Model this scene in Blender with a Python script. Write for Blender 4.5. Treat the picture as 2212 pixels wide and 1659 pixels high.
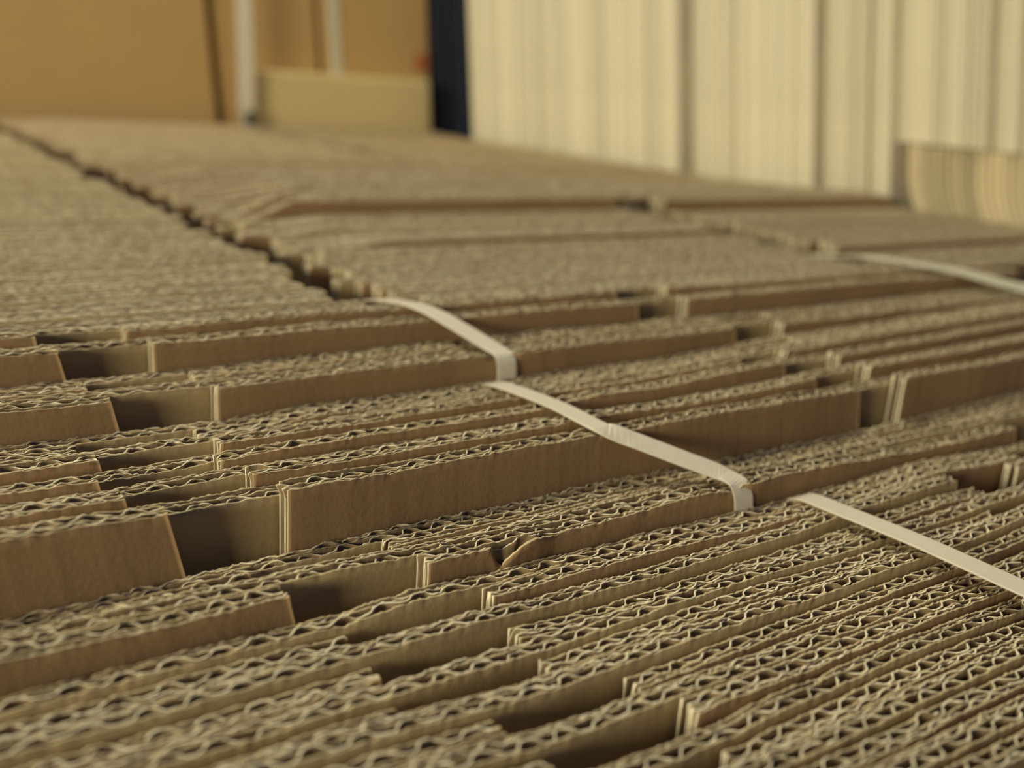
import bpy, math, random
import numpy as np
from mathutils import Matrix, Vector

# ------------------------------------------------------------------ camera, world, light, exposure
SC = bpy.context.scene
for o in list(bpy.data.objects):
    bpy.data.objects.remove(o)
COL = SC.collection
H = 0.1                      # all layout numbers below are in decimetres: 1 = 0.1 m

cam_data = bpy.data.cameras.new('camera')
cam = bpy.data.objects.new('camera', cam_data)
COL.objects.link(cam)
SC.camera = cam
cam_data.sensor_width = 36.0
cam_data.lens = 36.0 * 2125.784 / 2212.0
cam_data.clip_start = 0.005
cam_data.clip_end = 50
R = ((0.82230923, -0.11269362, 0.55777027),
     (-0.56505021, -0.27759097, 0.77695657),
     (0.06727394, -0.95406677, -0.29194317))
cam.matrix_world = Matrix(((R[0][0], -R[0][1], -R[0][2], 0.0),
                           (R[1][0], -R[1][1], -R[1][2], 0.0),
                           (R[2][0], -R[2][1], -R[2][2], H),
                           (0, 0, 0, 1)))
cam_data.dof.use_dof = True
cam_data.dof.focus_distance = 2.16 * H
cam_data.dof.aperture_fstop = 8.8
cam_data.dof.aperture_blades = 0

w = bpy.data.worlds.new('warehouse_light')
SC.world = w
w.use_nodes = True
bg = w.node_tree.nodes['Background']
bg.inputs[0].default_value = (0.42, 0.58, 1.08, 1)
bg.inputs[1].default_value = 0.105


def area(name, loc, target, size, power, colour):
    d = bpy.data.lights.new(name, 'AREA')
    d.shape = 'RECTANGLE'
    d.size, d.size_y = size
    d.energy = power
    d.color = colour
    o = bpy.data.objects.new(name, d)
    o.location = loc
    o.rotation_euler = (Vector(target) - Vector(loc)).to_track_quat('-Z', 'Y').to_euler()
    COL.objects.link(o)
    return o


# daylight through the warehouse's big side window, up and to the left
area('window_daylight', (-1.95, -0.34, 0.42), (0.3, 0.35, 0), (0.85, 0.42), 46.0, (0.98, 0.92, 0.66))
# unseen overhead light, added to brighten the board tops
area('overhead_fill', (0.2, 1.05, 1.75), (0.3, 0.6, 0), (0.9, 0.8), 26.5, (0.98, 0.93, 0.68))

vs = SC.view_settings
vs.view_transform = 'Standard'
vs.look = 'None'
vs.exposure = 0.0
vs.gamma = 1.0
vs.use_curve_mapping = False

rng = np.random.default_rng(11)
random.seed(5)


# ------------------------------------------------------------------ materials
def paper(name, colour, vary=0.12, scale=60.0, rough=0.85, rand=0.06, streak=None):
    m = bpy.data.materials.new(name)
    m.use_nodes = True
    nt = m.node_tree
    b = nt.nodes['Principled BSDF']
    b.inputs['Roughness'].default_value = rough
    b.inputs['Specular IOR Level'].default_value = 0.15
    tc = nt.nodes.new('ShaderNodeTexCoord')
    mp = nt.nodes.new('ShaderNodeMapping')
    if streak:
        mp.inputs['Scale'].default_value = streak
    n1 = nt.nodes.new('ShaderNodeTexNoise')
    n1.inputs['Scale'].default_value = scale
    n1.inputs['Detail'].default_value = 6
    n1.inputs['Roughness'].default_value = 0.7
    n2 = nt.nodes.new('ShaderNodeTexNoise')
    n2.inputs['Scale'].default_value = scale * 14
    n2.inputs['Detail'].default_value = 3
    nt.links.new(tc.outputs['Object'], mp.inputs[0])
    nt.links.new(mp.outputs[0], n1.inputs['Vector'])
    nt.links.new(tc.outputs['Object'], n2.inputs['Vector'])
    info = nt.nodes.new('ShaderNodeObjectInfo')
    add = nt.nodes.new('ShaderNodeMath')
    add.operation = 'MULTIPLY_ADD'
    nt.links.new(n1.outputs[0], add.inputs[0])
    add.inputs[1].default_value = 2 * vary
    add.inputs[2].default_value = 1 - vary
    add2 = nt.nodes.new('ShaderNodeMath')
    add2.operation = 'MULTIPLY_ADD'
    nt.links.new(n2.outputs[0], add2.inputs[0])
    add2.inputs[1].default_value = vary
    nt.links.new(add.outputs[0], add2.inputs[2])
    add3 = nt.nodes.new('ShaderNodeMath')
    add3.operation = 'MULTIPLY_ADD'
    nt.links.new(info.outputs['Random'], add3.inputs[0])
    add3.inputs[1].default_value = 2 * rand
    nt.links.new(add2.outputs[0], add3.inputs[2])
    sub = nt.nodes.new('ShaderNodeMath')
    sub.operation = 'SUBTRACT'
    nt.links.new(add3.outputs[0], sub.inputs[0])
    sub.inputs[1].default_value = rand + vary * 0.5
    mix = nt.nodes.new('ShaderNodeVectorMath')
    mix.operation = 'SCALE'
    mix.inputs[0].default_value = colour
    nt.links.new(sub.outputs[0], mix.inputs['Scale'])
    nt.links.new(mix.outputs[0], b.inputs['Base Color'])
    bump = nt.nodes.new('ShaderNodeBump')
    bump.inputs['Strength'].default_value = 0.25
    bump.inputs['Distance'].default_value = 0.0003
    nt.links.new(n2.outputs[0], bump.inputs['Height'])
    nt.links.new(bump.outputs[0], b.inputs['Normal'])
    return m


M_BROWN = paper('kraft_outer_liner', (0.325, 0.198, 0.098))
M_KHAKI = paper('kraft_inner_liner', (0.43, 0.31, 0.155))
M_CORE = paper('fluting_paper', (0.25, 0.175, 0.092))  # brown paper, kept darker so the flute holes look shaded
M_RIM = paper('cut_paper_edge', (0.86, 0.75, 0.52), vary=0.2)
M_LEDGE = paper('cut_liner_edge', (0.60, 0.47, 0.27), vary=0.2)
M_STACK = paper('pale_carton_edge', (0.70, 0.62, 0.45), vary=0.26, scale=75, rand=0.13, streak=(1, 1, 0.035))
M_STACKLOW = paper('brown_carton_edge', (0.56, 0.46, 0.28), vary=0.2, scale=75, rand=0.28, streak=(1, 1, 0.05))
M_BOX = paper('box_panel', (0.50, 0.32, 0.135), vary=0.08, scale=3)
M_BOXPALE = paper('pale_box_panel', (0.66, 0.52, 0.26), vary=0.06, scale=3)


def plain(name, colour, rough=0.5, spec=0.3, noise=0.05):
    m = paper(name, colour, vary=noise, scale=25, rough=rough, rand=0.0)
    m.node_tree.nodes['Principled BSDF'].inputs['Specular IOR Level'].default_value = spec
    return m


M_STRAP = plain('plastic_strapping', (0.76, 0.67, 0.52), 0.42, 0.4)
M_STRAPGREY = plain('dull_plastic_strapping', (0.60, 0.55, 0.41), 0.5, 0.3)
M_DARKPOST = plain('dark_post_blue', (0.032, 0.038, 0.058), 0.5, 0.3)
M_CLIP = plain('dark_strap_clip', (0.05, 0.055, 0.045), 0.5, 0.3)
M_RED = plain('red_orange_ink', (0.45, 0.13, 0.055), 0.7, 0.2)
M_FLOOR = plain('concrete', (0.18, 0.17, 0.16), 0.9, 0.2, 0.2)


# ------------------------------------------------------------------ object helpers
def tag(o, label=None, cat=None, group=None, kind=None):
    if label: o['label'] = label
    if cat: o['category'] = cat
    if group: o['group'] = group
    if kind: o['kind'] = kind
    return o


def link_mesh(name, me, parent=None, loc=(0, 0, 0)):
    o = bpy.data.objects.new(name, me)
    COL.objects.link(o)
    o.location = loc
    if parent:
        o.parent = parent
    return o


def empty(name, loc):
    o = bpy.data.objects.new(name, None)
    o.empty_display_size = 0.02
    o.location = loc
    COL.objects.link(o)
    return o


def raw_mesh(name, verts, faces, mats, idx=None, smooth=False):
    me = bpy.data.meshes.new(name)
    me.from_pydata([tuple(v) for v in verts], [], faces)
    for m in mats:
        me.materials.append(m)
    if idx is not None:
        me.polygons.foreach_set('material_index', np.asarray(idx, dtype=np.int32))
    if smooth:
        me.polygons.foreach_set('use_smooth', np.ones(len(me.polygons), dtype=bool))
    me.update()
    return me


def box_mesh(name, x0, x1, y0, y1, z0, z1, mat, lean=(0, 0), bevel=0.0):
    """Box in decimetres, top pushed over by lean (dx, dy per dz); bevelled vertical edges."""
    b = bevel
    if b:
        ring = [(x0 + b, y0), (x1 - b, y0), (x1, y0 + b), (x1, y1 - b), (x1 - b, y1), (x0 + b, y1), (x0, y1 - b), (x0, y0 + b)]
    else:
        ring = [(x0, y0), (x1, y0), (x1, y1), (x0, y1)]
    n = len(ring)
    zs = [z0, z0 + b, z1 - b, z1] if b else [z0, z1]
    cx, cy = (x0 + x1) / 2, (y0 + y1) / 2
    V = []
    for k, z in enumerate(zs):
        for x, y in ring:
            if b and k in (0, 3):
                x += b * (0.7 if x < cx else -0.7)
                y += b * (0.7 if y < cy else -0.7)
            V.append(((x + lean[0] * z) * H, (y + lean[1] * z) * H, z * H))
    F = [tuple(range(n))[::-1]]
    for k in range(len(zs) - 1):
        for i in range(n):
            j = (i + 1) % n
            F.append((k * n + i, k * n + j, (k + 1) * n + j, (k + 1) * n + i))
    F.append(tuple(range((len(zs) - 1) * n, len(zs) * n)))
    return raw_mesh(name, V, F, [mat])


def smooth_noise(x, step, amp, r):
    k = np.arange(x[0] - 2 * step, x[-1] + 3 * step, step)
    return np.interp(x, k, r.normal(0, amp, len(k)))


# ------------------------------------------------------------------ corrugated double-wall board
T = 0.0584                  # thickness of one double-wall sheet
PC, PB = 0.080, 0.062       # flute pitches
LIN, MED = 0.0034, 0.0028   # paper thicknesses


def board(name, x0, x1, ztop, zbot, kind, spp, seed, y0=0.0, taper=0.0, tear=None, rough=1.0, thick=T):
    """One flap of double-wall corrugated board standing on edge: three liners and two fluted papers, open at the
    cut top and ends.  kind 'S': small flute in front; kind 'K': big flute in front.  y0 = front face."""
    r = np.random.default_rng(seed)
    n = max(12, int((x1 - x0) / (PC / spp)))
    x = np.linspace(x0, x1, n)
    hb = 0.33 * (thick - 3 * LIN)
    hc = thick - 3 * LIN - hb
    if kind == 'S':
        ya, pa, ha, pb2, hb2 = y0 + LIN, PB, hb, PC, hc
    else:
        ya, pa, ha, pb2, hb2 = y0 + LIN, PC, hc, PB, hb
    wav = 0.0025 * np.sin(x * 5.1 + 0.6) + 0.0015 * np.sin(x * 12.7)
    zt = np.asarray(ztop(x)) + smooth_noise(x, 0.12, 0.0012 * rough, r)
    yf = y0 + LIN / 2 + wav
    c1 = ya + ha / 2 + wav
    ym = ya + ha + LIN / 2 + wav + smooth_noise(x, 0.05, 0.0009, r)
    c2 = ya + ha + LIN + hb2 / 2 + wav
    yb = y0 + thick - LIN / 2 - 0.0018 + wav

    def flute(c, p, h):
        ph = 2 * math.pi * (x / p) + r.uniform(0, 6.28) + np.cumsum(r.normal(0, 0.035 * math.sqrt(10 / spp), n))
        a = (h - MED) / 2 * (1 - np.abs(smooth_noise(x, p * 0.7, 0.10 * rough, r)).clip(0, 0.5))
        return c + a * np.tanh(1.9 * np.sin(ph)) / math.tanh(1.9), ph

    f1, p1 = flute(c1, pa, ha)
    f2, p2 = flute(c2, pb2, hb2)
    walls = [(yf, LIN, 0, 0.0), (f1, MED, 1, pa), (ym, LIN, 1, 0.0), (f2, MED, 1, pb2), (yb, LIN, 1, 0.0)]
    V, F, I = [], [], []
    base = 0
    seq = np.arange(n - 1)
    for wi, (y, th, slot, pitch) in enumerate(walls):
        dy = np.gradient(y, x)
        off = th / 2 * np.sqrt(1 + np.minimum(dy * dy, 5.0))
        offt = off * (1 + np.abs(r.normal(0, 0.45 * rough, n)))
        z = zt + smooth_noise(x, 0.03, (0.0008 if wi == 0 else 0.0016) * rough, r) + r.normal(0, 0.0011 * rough, n) + r.normal(0, 0.0015)
        lean_y = smooth_noise(x, 0.035, (0.0022 if pitch else 0.0012) * rough, r)
        lean_x = smooth_noise(x, 0.05, (0.004 if pitch else 0.001) * rough, r)
        if wi == 0:
            lean_y = np.clip(lean_y, -0.0025, 0.001)
        if wi == 4:
            lean_y = np.maximum(lean_y, -0.001) * 0.3
        bulge = np.zeros(n)
        if tear and wi == 0:
            tx = np.array([q[0] for q in tear])
            z = z - np.interp(x, tx, [q[1] for q in tear])
            bulge = np.interp(x, tx, [q[2] for q in tear])
        if tear and wi == 1:
            z = z - 0.4 * np.interp(x, [q[0] for q in tear], [q[1] for q in tear])
        zm = z - 0.022
        xt = x + lean_x
        xb = x0 + (x - x0) * (1 + taper * (np.mean(zt) - zbot) / (x1 - x0))
        xm = x + (xb - x) * 0.022 / (np.mean(zt) - zbot)
        for (xx, yy, zz) in ((xt, y - offt + lean_y - bulge, z), (xt, y + offt + lean_y - bulge * 0.9, z + r.normal(0, 0.0005, n)),
                             (xm, y - off - bulge * 0.6, zm), (xm, y + off - bulge * 0.55, zm),
                             (xb, y - off, np.full(n, zbot)), (xb, y + off, np.full(n, zbot))):
            V.append(np.stack([xx, yy, zz], 1))
        A, B, C, D, E, G = [base + k * n for k in range(6)]
        quads = [(A, B, 2 if pitch else 3), (C, A, slot), (B, D, 1), (E, C, slot), (D, G, 1)]
        for lo, hi, mi in quads:
            F.append(np.stack([lo + seq, lo + seq + 1, hi + seq + 1, hi + seq], 1))
            I.append(np.full(n - 1, mi))
        ends = []
        for i in (0, n - 1):
            for q in ((A, B, D, C), (C, D, G, E)):
                ends.append([q[0] + i, q[1] + i, q[2] + i, q[3] + i])
        F.append(np.array(ends))
        I.append(np.full(4, 2))
        base += 6 * n
    V = np.concatenate(V) * H
    F = np.concatenate(F).astype(np.int32)
    I = np.concatenate(I).astype(np.int32)
    me = bpy.data.meshes.new(name)
    me.vertices.add(len(V))
    me.vertices.foreach_set('co', V.astype(np.float32).ravel())
    me.loops.add(F.size)
    me.loops.foreach_set('vertex_index', F.ravel())
    me.polygons.add(len(F))
    me.polygons.foreach_set('loop_start', np.arange(0, F.size, 4, dtype=np.int32))
    for m in (M_BROWN if kind == 'S' else M_KHAKI, M_CORE, M_RIM, M_LEDGE):
        me.materials.append(m)
    me.polygons.foreach_set('material_index', I)
    me.update(calc_edges=True)
    me.validate()
    return me


FLOOR = -5.0
ZF = -0.75                  # depth of the flaps' fold line


def poly(pts):
    px = np.array([p[0] for p in pts])
    pz = np.array([p[1] for p in pts])
    return lambda x: np.interp(x, px, pz)


def shifted(f, d):
    return lambda x: f(x) + d


_seed = [100]


def carton(yfront, segS, segK, label, group, spp, x0=-0.5, x1=5.0, tear=None, thick=0.05):
    """A folded-flat carton standing on edge.  segS / segK: lists of (xa, xb, profile, taper) for the flaps of the front and the back sheet."""
    root = empty('flattened_carton', (0.0, yfront * H, FLOOR * H))
    tag(root, label, 'carton', group)
    inv = (0, -yfront * H, -FLOOR * H)
    for kind, segs, yy in (('S', segS, yfront), ('K', segK, yfront + T)):
        for xa, xb, prof, tp in segs:
            _seed[0] += 1
            t = tear if (tear and kind == 'S' and xa <= tear[0][0] <= xb) else None
            me = board('flap', xa, xb, prof, ZF, kind, spp, _seed[0], yy, tp, tear=t, thick=thick)
            link_mesh('flap', me, root, inv)
        me = box_mesh('panel', x0, x1, yy + 0.001, yy + thick - 0.002, FLOOR, ZF, M_BROWN if kind == 'S' else M_KHAKI)
        link_mesh('front_panel' if kind == 'S' else 'back_panel', me, root, inv)
    return root


# ------------------------------------------------------------------ floor
tag(link_mesh('floor', box_mesh('floor', -30, 40, -15, 40, FLOOR - 0.5, FLOOR, M_FLOOR)), kind='structure')
tag(link_mesh('wall_back', box_mesh('wall_back', -30, 40, 38, 40, FLOOR, 15, M_FLOOR)), kind='structure')

# ------------------------------------------------------------------ front bundle (eight cartons, nearest first)
XL, XR = -0.5, 5.0
A_ROWS = [   # y of back sheet, back sheet's top profile, step of front sheet, (left slot start, end), right slot
    (0.6722, [(1.003, 0.03), (1.158, 0.02), (1.379, 0.008), (1.502, -0.001), (1.64, -0.01)], -0.004, (0.80, 1.08), (2.75, 3.05)),
    (0.7890, [(0.925, 0.0186), (1.042, 0.0107), (1.126, 0.0066), (1.323, 0.0006), (1.567, -0.0059), (1.854, -0.0111)], 0.0005, (0.79, 1.05), (2.7, 3.0)),
    (0.9058, [(0.869, -0.0017), (1.044, -0.0154), (1.161, -0.0206), (1.238, -0.0126), (1.524, -0.0132), (1.694, -0.0125), (1.872, -0.0163), (2.074, -0.029)], -0.0066, (0.815, 1.115), (2.65, 2.95)),
    (1.0226, [(0.615, 0.0267), (0.735, 0.016), (0.849, 0.0064), (0.965, -0.0017), (1.156, -0.0071), (1.27, -0.0119), (1.422, -0.0181), (1.685, -0.0158), (1.885, -0.0138), (2.155, -0.0246), (2.284, -0.0231)], 0.0076, (0.829, 1.129), (2.6, 2.9)),
    (1.1394, [(0.451, 0.0326), (0.68, 0.0204), (0.811, 0.0129), (0.935, 0.0034), (1.061, -0.0018), (1.268, -0.0002), (1.435, -0.0008), (1.652, -0.0057), (1.873, 0.0031), (2.076, 0.0013), (2.18, 0.0023), (2.483, 0.0113)], -0.0158, (0.81, 1.104), (2.58, 2.88)),
    (1.2562, [(0.32, 0.0051), (0.424, 0.0046), (0.608, 0.003), (0.746, 0.0012), (0.824, 0.0019), (0.925, -0.0051), (1.023, -0.0086), (1.158, -0.0052), (1.381, -0.0005), (1.571, -0.0021), (1.828, -0.0065), (2.039, -0.0069), (2.336, -0.01), (2.704, -0.0089)], -0.0047, (0.696, 0.994), (2.50, 2.72)),
    (1.3730, [(0.124, 0.0174), (0.283, 0.0134), (0.464, 0.0122), (0.663, 0.0095), (0.811, 0.0142), (0.948, 0.0146), (1.119, 0.0005), (1.254, -0.0007), (1.384, -0.0051), (1.617, -0.0036), (1.877, 0.0011), (2.118, 0.0147), (2.4, 0.0204), (2.56, 0.0093), (2.917, -0.01)], -0.0242, (0.707, 1.005), (2.62, 2.9)),
    (1.4898, [(0.14, 0.0123), (0.301, 0.0099), (0.483, 0.0119), (0.718, 0.0055), (0.876, 0.0164), (1.047, 0.0099), (1.182, 0.0078), (1.349, 0.0075), (1.488, 0.0061), (1.738, -0.0021), (2.018, -0.004), (2.121, -0.0028), (2.582, 0.0044), (3.136, -0.0261)], 0.0083, (0.713, 1.019), (3.0, 3.25)),
]
ORD = ['nearest', 'second nearest', 'third nearest', 'fourth nearest', 'fourth from the back', 'third from the back', 'second from the back', 'rearmost']
for i, (yk, prof, dS, ls, rs) in enumerate(A_ROWS):
    P = poly(prof)
    left = shifted(P, -0.012)
    segS = [(XL, ls[0], left, 0.2), (ls[1], rs[0], shifted(P, dS), 0.2), (rs[1], XR, shifted(P, dS - 0.01), 0.0)]
    if i == 6:
        segK = [(XL, 2.56, P, 0.2), (2.883, XR, shifted(P, 0.004), 0.0)]
    else:
        segK = [(XL, XR, P, 0.0)]
    where = ' under the white strap' if i > 0 else ' at the picture\'s bottom edge'
    carton(yk - T, segS, segK, 'flattened brown double-wall carton, %s of the front bundle%s' % (ORD[i], where),
           'cartons of the front bundle', 11, thick=0.043)

# ------------------------------------------------------------------ second bundle: two low cartons with the torn edge, then five higher ones
C1P = poly([(0.153, 0.0663), (0.368, 0.0584), (0.635, 0.0616), (0.945, 0.06), (1.104, 0.0562), (1.22, 0.0557), (1.392, 0.0532), (1.534, 0.0547), (1.74, 0.060),
            (1.80, 0.050), (1.83, 0.048), (1.86, 0.066), (1.95, 0.066), (2.234, 0.0539), (2.664, 0.026), (3.174, 0.0211)])
C1K = poly([(0.2, 0.057), (0.656, 0.0558), (0.772, 0.0565), (0.949, 0.0447), (1.144, 0.0446), (1.441, 0.0458), (1.588, 0.0446), (1.85, 0.0525), (2.099, 0.0445), (2.403, 0.043), (3.326, 0.0303)])
C2K = poly([(0.174, 0.0143), (0.41, 0.0202), (0.638, 0.0256), (0.827, 0.0327), (1.006, 0.0349), (1.196, 0.0295), (1.323, 0.0298), (1.539, 0.0326), (1.695, 0.0319), (1.977, 0.0223), (2.345, 0.0214), (2.684, 0.0145), (3.537, 0.0338)])
tear = [(1.088, 0.0, 0.0), (1.094, 0.012, 0.0), (1.100, 0.030, 0.0), (1.116, 0.050, 0.002), (1.128, 0.030, 0.010), (1.15, 0.010, 0.018), (1.18, 0.0, 0.020), (1.21, -0.003, 0.016), (1.24, 0.004, 0.006), (1.262, 0.006, 0.0), (1.275, 0.0, 0.0),
        (1.862, 0.0, 0.0), (1.872, 0.0, 0.010), (1.91, 0.0, 0.011), (1.98, 0.0, 0.005), (2.06, 0.0, 0.0)]
carton(1.5482, [(XL, 0.635, C1P, 0.22), (0.934, 3.174, C1P, 0.2), (3.496, XR, C1P, 0)], [(XL, XR, C1K, 0)],
       'flattened carton with a torn front edge, just behind the front bundle', 'cartons of the second bundle', 11, tear=tear)
carton(1.5482 + 2 * T, [(XL, 0.618, shifted(C2K, 0.012), 0.22), (0.912, 2.62, shifted(C2K, 0.012), 0.2), (2.95, XR, C2K, 0)], [(XL, XR, C2K, 0)],
       'flattened carton between the torn-edged one and the tallest brown step', 'cartons of the second bundle', 11)
ROWS = {
    'd': (1.7818, [(0.194, 0.1672), (0.333, 0.1692), (0.431, 0.163), (0.74, 0.1641), (0.81, 0.1671), (0.975, 0.1624), (1.353, 0.1613), (1.564, 0.1593), (1.729, 0.1616), (2.063, 0.1619), (2.628, 0.150), (2.914, 0.1655), (3.592, 0.1603)], (0.483, 0.729), (2.632, 2.862), -0.03),
    'c': (1.8986, [(0.21, 0.1567), (0.342, 0.1569), (0.433, 0.155), (0.702, 0.1623), (0.862, 0.1596), (1.037, 0.1544), (1.437, 0.1566), (1.659, 0.1596), (1.924, 0.1535), (2.416, 0.1584), (2.875, 0.1727), (3.796, 0.1816)], (0.434, 0.698), (2.56, 2.831), -0.022),
    'b': (2.0154, [(0.227, 0.153), (0.406, 0.1508), (0.745, 0.157), (0.914, 0.1608), (1.099, 0.1565), (1.521, 0.1546), (1.754, 0.17), (2.032, 0.1685), (2.329, 0.1821), (2.849, 0.185), (4.0, 0.2024)], (0.409, 0.667), (2.541, 2.821), -0.026),
    'a': (2.1322, [(0.244, 0.1512), (0.432, 0.1503), (0.789, 0.1483), (0.967, 0.1479), (1.161, 0.1474), (1.605, 0.1521), (1.852, 0.1544), (2.144, 0.1577), (2.456, 0.1725), (2.686, 0.1787), (2.933, 0.1854), (3.567, 0.1966), (4.211, 0.205)], (0.437, 0.705), (2.456, 2.686), -0.012),
    'r': (2.2490, [(0.26, 0.1401), (0.413, 0.1346), (0.832, 0.1312), (1.019, 0.1423), (1.223, 0.137), (1.69, 0.141), (1.949, 0.1436), (2.257, 0.1409), (2.586, 0.1529), (2.894, 0.1682), (3.596, 0.1759), (4.43, 0.1903)], (0.415, 0.693), (2.586, 2.894), -0.006),
}
LAB = {
    'd': 'flattened carton with the tallest brown front face, under the hanging white strap',
    'c': 'flattened carton directly behind the tallest brown step',
    'b': 'flattened carton, third from the back of the stepped middle rows',
    'a': 'flattened carton, second from the back of the stepped middle rows',
    'r': 'flattened carton at the foot of the brown step where the strap goes down',
}
for k in 'dcbar':
    y, prof, ls, rs, dk = ROWS[k]
    P = poly(prof)
    carton(y, [(XL, ls[0], P, 0.22), (ls[1], rs[0], P, 0.2), (rs[1], XR, P, 0)], [(XL, XR, shifted(P, dk), 0)], LAB[k], 'cartons of the second bundle', 10)

# ------------------------------------------------------------------ third bundle: two brown steps
BP = poly([(0.282, 0.2087), (0.506, 0.2049), (0.877, 0.2062), (1.071, 0.2082), (1.283, 0.2103), (1.58, 0.2108), (1.63, 0.200), (1.68, 0.200), (1.72, 0.213), (2.07, 0.2141), (2.356, 0.2077), (2.677, 0.2054), (2.983, 0.2033), (3.228, 0.2005), (3.865, 0.2001), (4.637, 0.2036)])
AP = poly([(0.321, 0.2788), (0.443, 0.275), (0.989, 0.2717), (1.175, 0.275), (1.404, 0.2704), (1.929, 0.2727), (2.259, 0.2704), (2.378, 0.2674), (2.661, 0.264), (3.407, 0.2663), (3.802, 0.2659), (4.398, 0.2572)])
EP = poly([(0.339, 0.290), (0.414, 0.290), (0.681, 0.2843), (1.009, 0.290), (1.227, 0.290), (1.465, 0.288), (2.01, 0.287), (2.324, 0.286), (4.5, 0.27)])
carton(2.3658, [(XL, 0.521, BP, 0.2), (0.777, 2.678, BP, 0.2), (2.933, XR, BP, 0)], [(XL, XR, shifted(BP, -0.006), 0)],
       'flattened carton with a brown step notched by the white strap', 'cartons of the third bundle', 8,
       tear=[(1.70, 0.0, 0.0), (1.712, 0.0, 0.009), (1.75, 0.0, 0.010), (1.86, 0.0, 0.005), (1.95, 0.0, 0.0)], thick=0.0515)
carton(2.3658 + 2 * T, [(XL, 0.492, shifted(BP, -0.001), 0.2), (0.757, 2.75, shifted(BP, -0.003), 0.2), (3.0, XR, BP, 0)], [(XL, XR, shifted(BP, -0.008), 0)],
       'flattened carton lying flush behind the strap-notched brown step', 'cartons of the third bundle', 8, thick=0.0515)
carton(2.5994, [(XL, 0.452, AP, 0.2), (0.685, 2.40, AP, 0.2), (2.656, XR, AP, 0)], [(XL, XR, shifted(AP, -0.012), 0)],
       'flattened carton of the rear brown step, dark slot at its right', 'cartons of the third bundle', 8, thick=0.0515)
carton(2.7162, [(XL, 0.419, EP, 0.2), (0.644, 2.395, EP, 0.2), (2.653, XR, EP, 0)], [(XL, XR, shifted(EP, -0.012), 0)],
       'flattened carton just behind the rear brown step', 'cartons of the third bundle', 8, thick=0.0515)

# ------------------------------------------------------------------ far bundle: tightly packed cartons up to the boxes
FX0, FX1 = -0.9, 6.95
FAR = {}
SHAPES = {'l': (FX0, 1.40, 0.0, 0.02), 'r': (4.52, FX1, 0.0, 0.0)}
for q, amp in enumerate((0.0, 0.022, 0.095, 0.086, 0.077, 0.068, 0.059, 0.050, 0.041, 0.032)):
    SHAPES['m%d' % q] = (1.64, 4.20, amp, 0.05)
for kind in 'SK':
    for nm, (xa, xb, amp, tp) in SHAPES.items():
        for v in range(3):
            _seed[0] += 1
            FAR[kind, nm, v] = board('flap', xa, xb, lambda x, a=amp: a * np.clip((x - 1.85) / (0.22 if a < 0.05 or a > 0.09 else 0.5), 0, 1), -1.0, kind, 5, _seed[0],
                                     0.0 if kind == 'S' else T, tp, thick=0.0515, rough=0.5)
            FAR[kind, nm, v].materials[3] = M_RIM
            if nm == 'l':
                FAR[kind, nm, v].materials[0] = M_KHAKI
body_me = box_mesh('body', FX0, FX1, 0.002, 2 * T - 0.003, FLOOR, -0.75, M_BROWN)
yy = 2.833
far_i = 0
while yy < 11.95:
    root = empty('flattened_carton', (0, yy * H, FLOOR * H))
    lab = 'flattened carton packed flush in the far bundle between the stepped rows and the boxes'
    if far_i == 0:
        lab = 'flattened carton at the front of the far bundle where the strap comes out'
    zl = 0.272 + rng.normal(0, 0.003)
    zm = 0.266
    mq = 0 if yy < 3.79 else 1 if yy < 4.66 else min(9, 2 + int((yy - 4.66) / 0.37)) if yy < 8.0 else 1
    zr = 0.245 if yy < 3.2 else (0.275 if yy < 4.7 else 0.345 - 0.07 * min(1, max(0, (yy - 5.0) / 1.5)))
    if 3.72 < yy < 3.9 and far_i and mq == 1:
        lab = 'flattened carton packed in the far bundle, its low front face a thin brown line' if not any(o.get('label', '').endswith('thin brown line') for o in COL.objects) else lab
    if 4.66 <= yy < 4.78:
        lab = 'flattened carton of the far bundle whose raised front shows a brown band'
    tag(root, lab, 'carton', 'cartons of the far bundle')
    dx = rng.normal(0, 0.03)
    for kind in 'SK':
        for nm, z in (('l', zl), ('m%d' % mq, zm), ('r', zr)):
            v = int(rng.integers(3))
            dz = rng.normal(0, 0.0015 if nm == 'l' else 0.0035) + (-0.004 if kind == 'K' else 0)
            jx = dx + rng.normal(0, 0.02)
            if nm[0] == 'm' and rng.random() < 0.12:
                jx -= 0.08
            link_mesh('flap', FAR[kind, nm, v], root, (jx * H, 0, (z + dz - FLOOR) * H))
    link_mesh('body', body_me, root, (0, 0, -FLOOR * H))
    yy += 2 * T + 0.001
    far_i += 1


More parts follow.
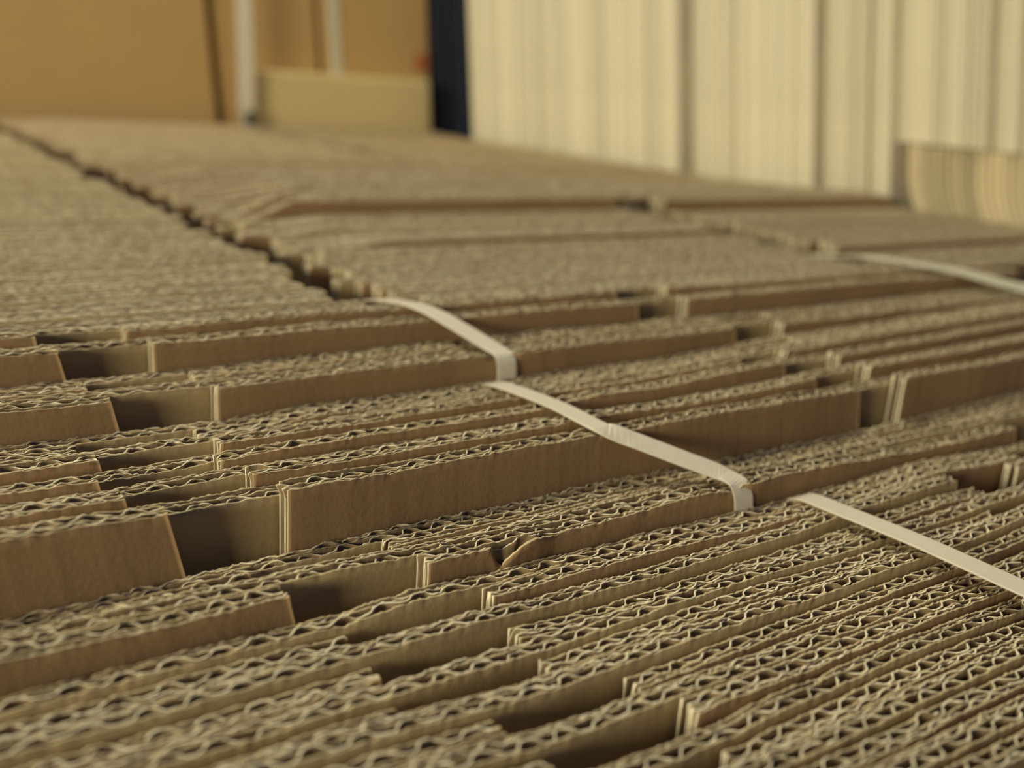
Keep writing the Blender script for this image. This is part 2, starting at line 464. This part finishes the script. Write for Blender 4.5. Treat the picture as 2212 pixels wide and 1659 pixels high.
# ------------------------------------------------------------------ upright stack of cartons along the right: fold edges towards us
def fold_edge(name, y0, z0, z1, mat, lean, x0=7.15, bend=False, xr=9.0, seed=0):
    """A flattened carton seen on its folded edge: two boards side by side, rounded at the fold."""
    r = np.random.default_rng(seed)
    ring = []
    for k in range(2):
        a = y0 + k * 0.057
        for s in range(7):
            t = math.pi * s / 6
            ring.append((x0 - 0.028 * math.sin(t) + 0.028, a + 0.0265 - 0.0265 * math.cos(t)))
    ring = [(xr, y0)] + ring + [(xr, y0 + 0.11)]
    n = len(ring)
    zs = [z0] + list(np.linspace(0.05, 0.75, 12)) + [z1] if bend else [z0, z0 + (z1 - z0) * 0.5, z1]
    V = []
    for z in zs:
        b = 0.0
        if bend and z < 0.5:
            b = -0.6 * min(0.4, 0.5 - z) ** 1.6
        for x, y in ring:
            V.append((x * H, (y + lean * z + b) * H, z * H))
    F = []
    for k in range(len(zs) - 1):
        for i in range(n):
            j = (i + 1) % n
            F.append((k * n + i, (k + 1) * n + i, (k + 1) * n + j, k * n + j))
    F.append(tuple(range((len(zs) - 1) * n, len(zs) * n))[::-1])
    F.append(tuple(range(n)))
    return raw_mesh(name, V, F, [mat])


LEAN = 0.18
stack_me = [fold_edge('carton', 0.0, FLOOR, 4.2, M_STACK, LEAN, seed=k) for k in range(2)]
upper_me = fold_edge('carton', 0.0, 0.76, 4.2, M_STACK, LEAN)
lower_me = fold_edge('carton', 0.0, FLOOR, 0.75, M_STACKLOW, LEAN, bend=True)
base_shift = LEAN * 0.27
for (ya, yb, lab, grp) in (
        (7.37, 11.30, 'pale carton on edge in the widest upright stack, beside the dark post', 'upright cartons beside the dark post'),
        (5.66, 7.16, 'pale carton on edge in the second upright stack from the dark post', 'upright cartons, second stack'),
        (4.86, 5.55, 'pale carton on edge in the narrow upright stack at the right', 'upright cartons, narrow stack')):
    y = ya
    k = 0
    while y < yb - 0.1:
        o = link_mesh('upright_carton', stack_me[k % 2], None, ((rng.normal(0, 0.018) - (0.06 if rng.random() < 0.08 else 0)) * H, (y - base_shift) * H, 0))
        tag(o, lab, 'carton', grp)
        y += 0.1155
        if abs(y - 9.93) < 0.06:
            y += 0.05
        k += 1
y = 2.895
while y < 4.75:
    o = link_mesh('upright_carton', upper_me, None, (rng.normal(0, 0.02) * H, (y - base_shift) * H, 0))
    tag(o, 'pale carton on edge, upper row of the rightmost upright stack', 'carton', 'upper row of the rightmost stack')
    if y > 4.67:
        break
    o = link_mesh('upright_carton', lower_me, None, (abs(rng.normal(0, 0.008)) * H, (y - base_shift) * H, 0))
    tag(o, 'browner carton bent at its foot, lower row of the rightmost upright stack', 'carton', 'lower row of the rightmost stack')
    y += 0.1155

# ------------------------------------------------------------------ boxes and post at the back
BL = (-0.085, 0.0)


def back_box(label, x0, x1, y0, y1, z0, z1, mat, name='cardboard_box'):
    root = empty(name, (0, 0, FLOOR * H))
    tag(root, label, 'box')
    link_mesh('body', box_mesh('body', x0, x1, y0, y1, z0, z1, mat, BL, 0.03), root, (0, 0, -FLOOR * H))
    return root


bA = back_box('large brown box at the back left, left of the dark seam', -3.0, 4.14, 12.25, 15.0, FLOOR, 4.5, M_BOX)
bB = back_box('brown box at the back behind the broad white strap', 4.23, 5.56, 12.35, 15.0, FLOOR, 4.5, M_BOX)
bC = back_box('brown box at the back with a red mark, beside the dark post', 5.63, 7.20, 12.35, 15.0, FLOOR, 4.5, M_BOX)
link_mesh('printed_mark', box_mesh('printed_mark', 6.98, 7.17, 12.342, 12.352, 1.08, 1.28, M_RED, BL), bC, (0, 0, -FLOOR * H))
# pale low box in front of them
bD = back_box('pale low box at the back, between the broad strap and the dark post', 4.52, 7.06, 12.10, 12.33, FLOOR, 0.95, M_BOXPALE)

post = empty('dark_post', (7.45 * H, 12.2 * H, FLOOR * H))  # post put in to make the strip beside the boxes dark
tag(post, 'dark blue post put in for the dark strip between the back boxes and the upright stacks', 'post')
for nm, x0, x1, y0, y1 in (('web', 7.32, 7.78, 12.42, 12.5), ('flange', 7.28, 7.36, 12.4, 12.9), ('flange', 7.74, 7.82, 12.4, 12.9)):
    link_mesh(nm, box_mesh(nm, x0, x1, y0, y1, FLOOR, 5.0, M_DARKPOST, BL, 0.01), post, (-7.45 * H, -12.2 * H, -FLOOR * H))


# ------------------------------------------------------------------ plastic straps
def ribbon(name, pts, width, mat, side, thick=0.005, sub=6):
    """A flat strap along points (decimetres); side = direction of its width at each point (or one for all)."""
    P = np.array(pts, float)
    n = len(P)
    s = np.linspace(0, n - 1, (n - 1) * sub + 1)
    # Catmull-Rom, tight
    out, sd = [], []
    S = np.array(side, float)
    if S.ndim == 1:
        S = np.repeat(S[None], n, 0)
    for t in s:
        i = min(int(t), n - 2)
        f = t - i
        p0, p1, p2, p3 = P[max(i - 1, 0)], P[i], P[i + 1], P[min(i + 2, n - 1)]
        L = np.linalg.norm(p2 - p1)
        m1 = (p2 - p0); m1 = m1 / (np.linalg.norm(m1) + 1e-9) * L * 0.7
        m2 = (p3 - p1); m2 = m2 / (np.linalg.norm(m2) + 1e-9) * L * 0.7
        h00, h10, h01, h11 = 2*f**3-3*f**2+1, f**3-2*f**2+f, -2*f**3+3*f**2, f**3-f**2
        out.append(h00*p1 + h10*m1 + h01*p2 + h11*m2)
        q = S[i] * (1 - f) + S[i + 1] * f
        sd.append(q / np.linalg.norm(q))
    out, sd = np.array(out), np.array(sd)
    tan = np.gradient(out, axis=0)
    tan /= np.linalg.norm(tan, axis=1)[:, None] + 1e-12
    sd = sd - (sd * tan).sum(1)[:, None] * tan
    sd /= np.linalg.norm(sd, axis=1)[:, None]
    nor = np.cross(sd, tan)
    V, F = [], []
    prof = [(-0.5, -0.3), (-0.46, 0.5), (0.46, 0.5), (0.5, -0.3), (0.46, -0.5), (-0.46, -0.5)]
    for p, a, b in zip(out, sd, nor):
        for u, v in prof:
            V.append(tuple((p + a * u * width + b * v * thick) * H))
    k = len(prof)
    for i in range(len(out) - 1):
        for j in range(k):
            F.append((i*k+j, i*k+(j+1) % k, (i+1)*k+(j+1) % k, (i+1)*k+j))
    F.append(tuple(range(k))[::-1])
    F.append(tuple(range((len(out)-1)*k, len(out)*k)))
    return raw_mesh(name, V, F, [mat])


def strap(label, pts, width, mat, side=(1, 0, 0), sub=6, thick=0.005):
    o = link_mesh('plastic_strap', ribbon('plastic_strap', pts, width, mat, side, thick, sub))
    return tag(o, label, 'strap')


strap('white plastic strap pulled tight over the front bundle',
      [(2.065, 1.545, -0.75), (2.065, 1.545, -0.10), (2.064, 1.540, -0.012), (2.062, 1.500, 0.006), (2.058, 1.42, 0.013), (2.06, 1.17, 0.024), (2.066, 0.91, 0.022), (2.07, 0.72, 0.02), (2.07, 0.61, 0.012), (2.07, 0.602, -0.05), (2.07, 0.60, -0.75)], 0.078, M_STRAP)
strap('white plastic strap hanging free across the stepped middle rows',
      [(1.60, 2.357, -0.75), (1.60, 2.357, 0.05), (1.60, 2.345, 0.125), (1.585, 2.26, 0.152), (1.59, 2.13, 0.162), (1.59, 1.98, 0.170), (1.588, 1.805, 0.169), (1.645, 1.7525, 0.148), (1.708, 1.70, 0.124), (1.771, 1.6475, 0.100), (1.83, 1.598, 0.078), (1.848, 1.555, 0.064), (1.85, 1.534, 0.03), (1.86, 1.532, -0.05), (1.86, 1.532, -0.75)], 0.068, M_STRAP)
strap('white strap from the far bundle down the notched brown step',
      [(1.52, 6.2, 0.0), (1.52, 4.4, 0.0), (1.52, 3.3, 0.03), (1.51, 3.05, 0.19), (1.50, 2.93, 0.268), (1.54, 2.74, 0.294), (1.57, 2.62, 0.284), (1.66, 2.42, 0.216), (1.665, 2.372, 0.206), (1.665, 2.355, 0.18), (1.67, 2.354, 0.09), (1.67, 2.354, -0.75)], 0.072, M_STRAP)
strap('dull strap along the right, over the rear steps of the third bundle',
      [(4.28, 3.6, 0.20), (4.30, 3.15, 0.262), (4.31, 3.05, 0.282), (4.38, 2.80, 0.288), (4.49, 2.62, 0.275), (4.62, 2.50, 0.245), (4.72, 2.40, 0.218), (4.78, 2.36, 0.19), (4.80, 2.35, 0.08), (4.80, 2.35, -0.75)], 0.15, M_STRAPGREY)

s5 = empty('plastic_strap', (4.5 * H, 12.0 * H, FLOOR * H))
tag(s5, 'broad white strap hanging down in front of the back boxes', 'strap')
link_mesh('band', ribbon('band', [(4.20, 11.95, 4.2), (4.335, 11.95, 1.75), (4.355, 11.95, 0.95), (4.36, 11.95, 0.52), (4.40, 11.96, 0.30), (4.42, 11.99, -0.6)], 0.20, M_STRAP, (1, 0, 0), 0.01), s5, (-4.5 * H, -12.0 * H, -FLOOR * H))
link_mesh('clip', box_mesh('clip', 4.34, 4.46, 11.90, 11.94, 0.30, 0.46, M_CLIP, (0, 0), 0.015), s5, (-4.5 * H, -12.0 * H, -FLOOR * H))
strap('thin dull strap down the back boxes, ending behind the pale low box',
      [(5.38, 12.33, 4.2), (5.63, 12.33, 1.9), (5.69, 12.33, 1.2), (5.72, 12.335, 0.9), (5.75, 12.34, -0.5)], 0.16, M_STRAPGREY, thick=0.008)
